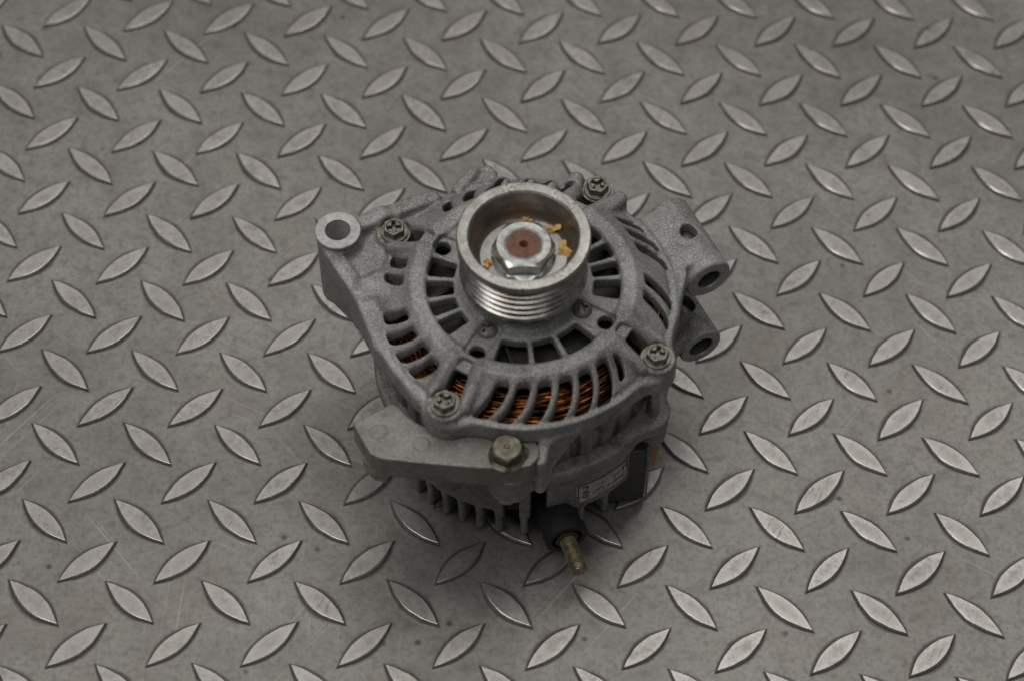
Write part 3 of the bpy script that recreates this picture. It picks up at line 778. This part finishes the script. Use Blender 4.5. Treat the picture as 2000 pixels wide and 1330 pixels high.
G.cut(*s_ext([(-11.5, -64.5), (-1.5, -64.5), (1.4, -67), (1.4, -70.4), (-1.5, -74.6), (-11, -74.6)], 84.1, 90, 0.3), k=0.3)
V, F = G.mesh(); arm = mk("adjuster_arm", V, F, 'arm', ALT, 180); del G
V, F = prism([(-66.6, -63), (-65.2, -66.8), (-61.5, -70.2), (-56.5, -71.2), (-56.5, -69.9), (-61, -68.9), (-64.2, -66), (-65.4, -62.6)], 66.0, 74.2)
o = mk("bent_tab", V, F, 'stator', arm)
V, F = hexhead(11.8, 84.3, 91.8, (7.9, 1.7), 0, 0.95, 0.0); bo = mk("arm_bolt", V, F, 'yellow_zinc', arm, 28); place(bo, (-7.2, -70.2, 0)); bo.rotation_euler = (0, 0, math.radians(33))
V, F = lathe([(0.02, 91.86), (0.6, 91.9), (1.0, 92.05), (1.35, 91.84)], 24); mk("centre_dimple", V, F, 'yellow_zinc', bo, 40)
V, F = lathe([(3.9, 52), (3.9, 84.5)], 24); mk("arm_bolt_shank", V, F, 'shank', bo, 60)

# ---- label on the rear housing
def wrap(us, vs, rr):
    """u degrees round the body, v height -> point on the label pad"""
    a = np.radians(us); return np.stack([rr * np.cos(a), rr * np.sin(a), vs], 1)
def labz(u): return 0 * u
U = np.linspace(-69.4, -44.6, 30); z0, z1 = 25.6, 40.6
V = np.concatenate([wrap(U, np.full(30, z0), 63.02), wrap(U, np.full(30, z1), 63.02)])
F = [(i, i + 1, 31 + i, 30 + i) for i in range(29)]
lab = mk("rating_label", V, F, 'label', ALT, 180)
def strip(u0, u1, za, zb, r=63.12):
    n = max(2, int(abs(u1 - u0)) + 2); U = np.linspace(u0, u1, n)
    return np.concatenate([wrap(U, np.full(n, za), r), wrap(U, np.full(n, zb), r)]), [(i, i + 1, n + i + 1, n + i) for i in range(n - 1)]
parts = [strip(-68.9, -45.1, z1 - 0.95, z1 - 0.45), strip(-68.9, -45.1, z0 + 0.45, z0 + 0.95), strip(-68.9, -68.35, z0 + 0.95, z1 - 0.95), strip(-45.65, -45.1, z0 + 0.95, z1 - 0.95)]
V, F = join(parts); mk("label_border", V, F, 'ink', lab)
def text(body, size, u0, zb, name):
    cu = bpy.data.curves.new(name, 'FONT'); cu.body = body; cu.size = size; cu.resolution_u = 3
    o = bpy.data.objects.new(name, cu); COL.objects.link(o)
    dg = bpy.context.evaluated_depsgraph_get(); me = o.evaluated_get(dg).to_mesh()
    v = np.array([(p.co.x, p.co.y) for p in me.vertices]); f = [tuple(p.vertices) for p in me.polygons]
    o.evaluated_get(dg).to_mesh_clear(); bpy.data.objects.remove(o); bpy.data.curves.remove(cu)
    return wrap(u0 + np.degrees(v[:, 0] / 63.0), zb + v[:, 1], 63.13), f
V, F = text("2", 8.6, -67.4, 33.0, "label_digit"); mk("label_digit", V, F, 'ink', lab)
# worn, no longer readable rows of characters
parts = []
for row, (zb, hh, ua, ub) in enumerate(((34.6, 3.0, -60.2, -57.4), (33.6, 4.6, -54.0, -46.6), (29.2, 3.2, -67.2, -47.0))):
    u = ua
    while u < ub:
        if rng.random() < 0.78:
            k = rng.integers(0, 3)
            if k != 1: parts.append(strip(u, u + 0.34, zb, zb + hh * rng.uniform(0.5, 1)))
            if k != 0: parts.append(strip(u + 0.36, u + 1.0, zb + hh * rng.uniform(0.3, 0.6), zb + hh * 0.72))
            if rng.random() < 0.5: parts.append(strip(u + 1.02, u + 1.3, zb + hh * rng.uniform(0, 0.4), zb + hh))
        u += 1.75
V, F = join(parts); mk("worn_label_print", V, F, 'ink', lab)

# ---- output terminal
AZS = -72.0; us = np.array([*pol(1, AZS), 0.0]); tip = np.array([23.3, -88.0, 20.0])
base = tip - us * 30
def thread(r, L, p=1.0):
    pr = [(r - 0.9, 0)]
    z = 0.0
    while z < L - 1.2: pr += [(r, z + p * 0.3), (r, z + p * 0.45), (r - 0.55, z + p * 0.8), (r - 0.55, z + p * 0.95)]; z += p
    return pr + [(r - 0.3, L - 0.9), (r - 0.9, L), (0.02, L)]
V, F = lathe(thread(3.6, 30, 1.25), 40); st = mk("terminal_stud", V, F, 'stud', ALT, 50); place(st, base, us)
V, F = lathe([(8.4, 0), (8.6, 2), (8.6, 9.0), (9.6, 9.4), (9.6, 13.4), (9.0, 14.0), (6.8, 14.0), (6.6, 11.5), (3.1, 11.5)], 64)
ins = mk("terminal_insulator", V, F, 'plastic', ALT, 35); place(ins, tip - us * 30.5, us)
V, F = hexhead(9.6, 11.4, 14.6, (6.0, 0.9), 3.0); tn = mk("terminal_nut", V, F, 'terminal_rust', ins, 28)
V, F = prism([(-8, -6), (8, -6), (9, 0), (7, 7), (-7, 7), (-9, 0)], -14, 1); mk("terminal_base", V, F, 'plastic', ins)

# ---- plug connector block and amber tag
G = Field((20, -50, 1), (60, -6, 46), 0.6)
G.add(*s_ext([(28, -46), (52.4, -42.8), (57, -22), (34, -10), (24, -30)], 3.4, 43, 0.5), k=0.3)
V, F = G.mesh(); blk = mk("connector_block", V, F, 'connector', ALT, 180); del G
V, F = prism([(53.0, -43.3), (53.6, -43.4), (54.3, -40.2), (53.6, -40.0)], 3.2, 42); mk("shield_edge", V, F, 'bolt_steel', blk)
a, b = np.array((60.5, -29.5)), np.array((56.4, -31.0))
V = np.array([(*a, 41), (*b, 41), (56.0, -31.6, 12), (57.2, -31.2, 12), (*(a + (0.6, 1.2)), 41), (*(b + (0.6, 1.2)), 41), (56.6, -30.4, 12), (57.8, -30, 12)])
F = [(0, 1, 2, 3), (4, 7, 6, 5), (0, 3, 7, 4), (1, 5, 6, 2), (0, 4, 5, 1), (3, 2, 6, 7)]
mk("amber_terminal_tag", V, F, 'brass', ALT)

# ------------------------------------------------------------------ dried leaf crumbs in the pulley cup
def flake(p, size, seed, label, tilt):
    r = np.random.default_rng(seed); n = 17; A = np.linspace(0, 2 * np.pi, n, endpoint=False)
    rad = size * (0.75 + 0.22 * np.cos(2 * A + r.uniform(0, 6)) + 0.15 * np.cos(3 * A + r.uniform(0, 6))) * r.uniform(0.62, 1.3, n)
    top = np.stack([rad * np.cos(A), rad * np.sin(A) * 0.8, r.normal(0.35, 0.45, n)], 1)
    ct = np.array([[0, 0, 0.9]]); bot = top - (0, 0, 0.3); V = np.concatenate([top, ct, bot, ct - (0, 0, 0.3)])
    F = []
    for k in range(n):
        k2 = (k + 1) % n
        F += [(k, k2, n), (n + 1 + k2, n + 1 + k, 2 * n + 1), (k2, k, n + 1 + k, n + 1 + k2)]
    o = mk("leaf_crumb", V, F, 'leaf', None, 50)
    o.location = Vector(toworld(p)) * MM; o.rotation_euler = tilt
    o["label"] = label; o["category"] = "leaf crumb"; o["group"] = "dried leaf crumbs inside the pulley cup"
flake((11.9, 12.6, 127.0), 3.5, 3, "pale yellow dried leaf crumb behind the pulley nut, beside the rusty cup wall", (0.3, -0.4, 0.4))
flake((16.2, 2.6, 127.0), 4.6, 5, "largest ochre dried leaf crumb, right beside the pulley nut on the washer", (0.15, -0.45, 1.2))
flake((-14.6, -4.4, 126.6), 3.4, 8, "flat tan leaf crumb lying alone on the washer opposite the largest crumb", (0.1, 0.15, 2.0))
flake((1.8, 17.6, 127.2), 2.2, 11, "smallest dull leaf crumb mostly hidden behind the pulley nut", (0.6, 0.0, 0.2))
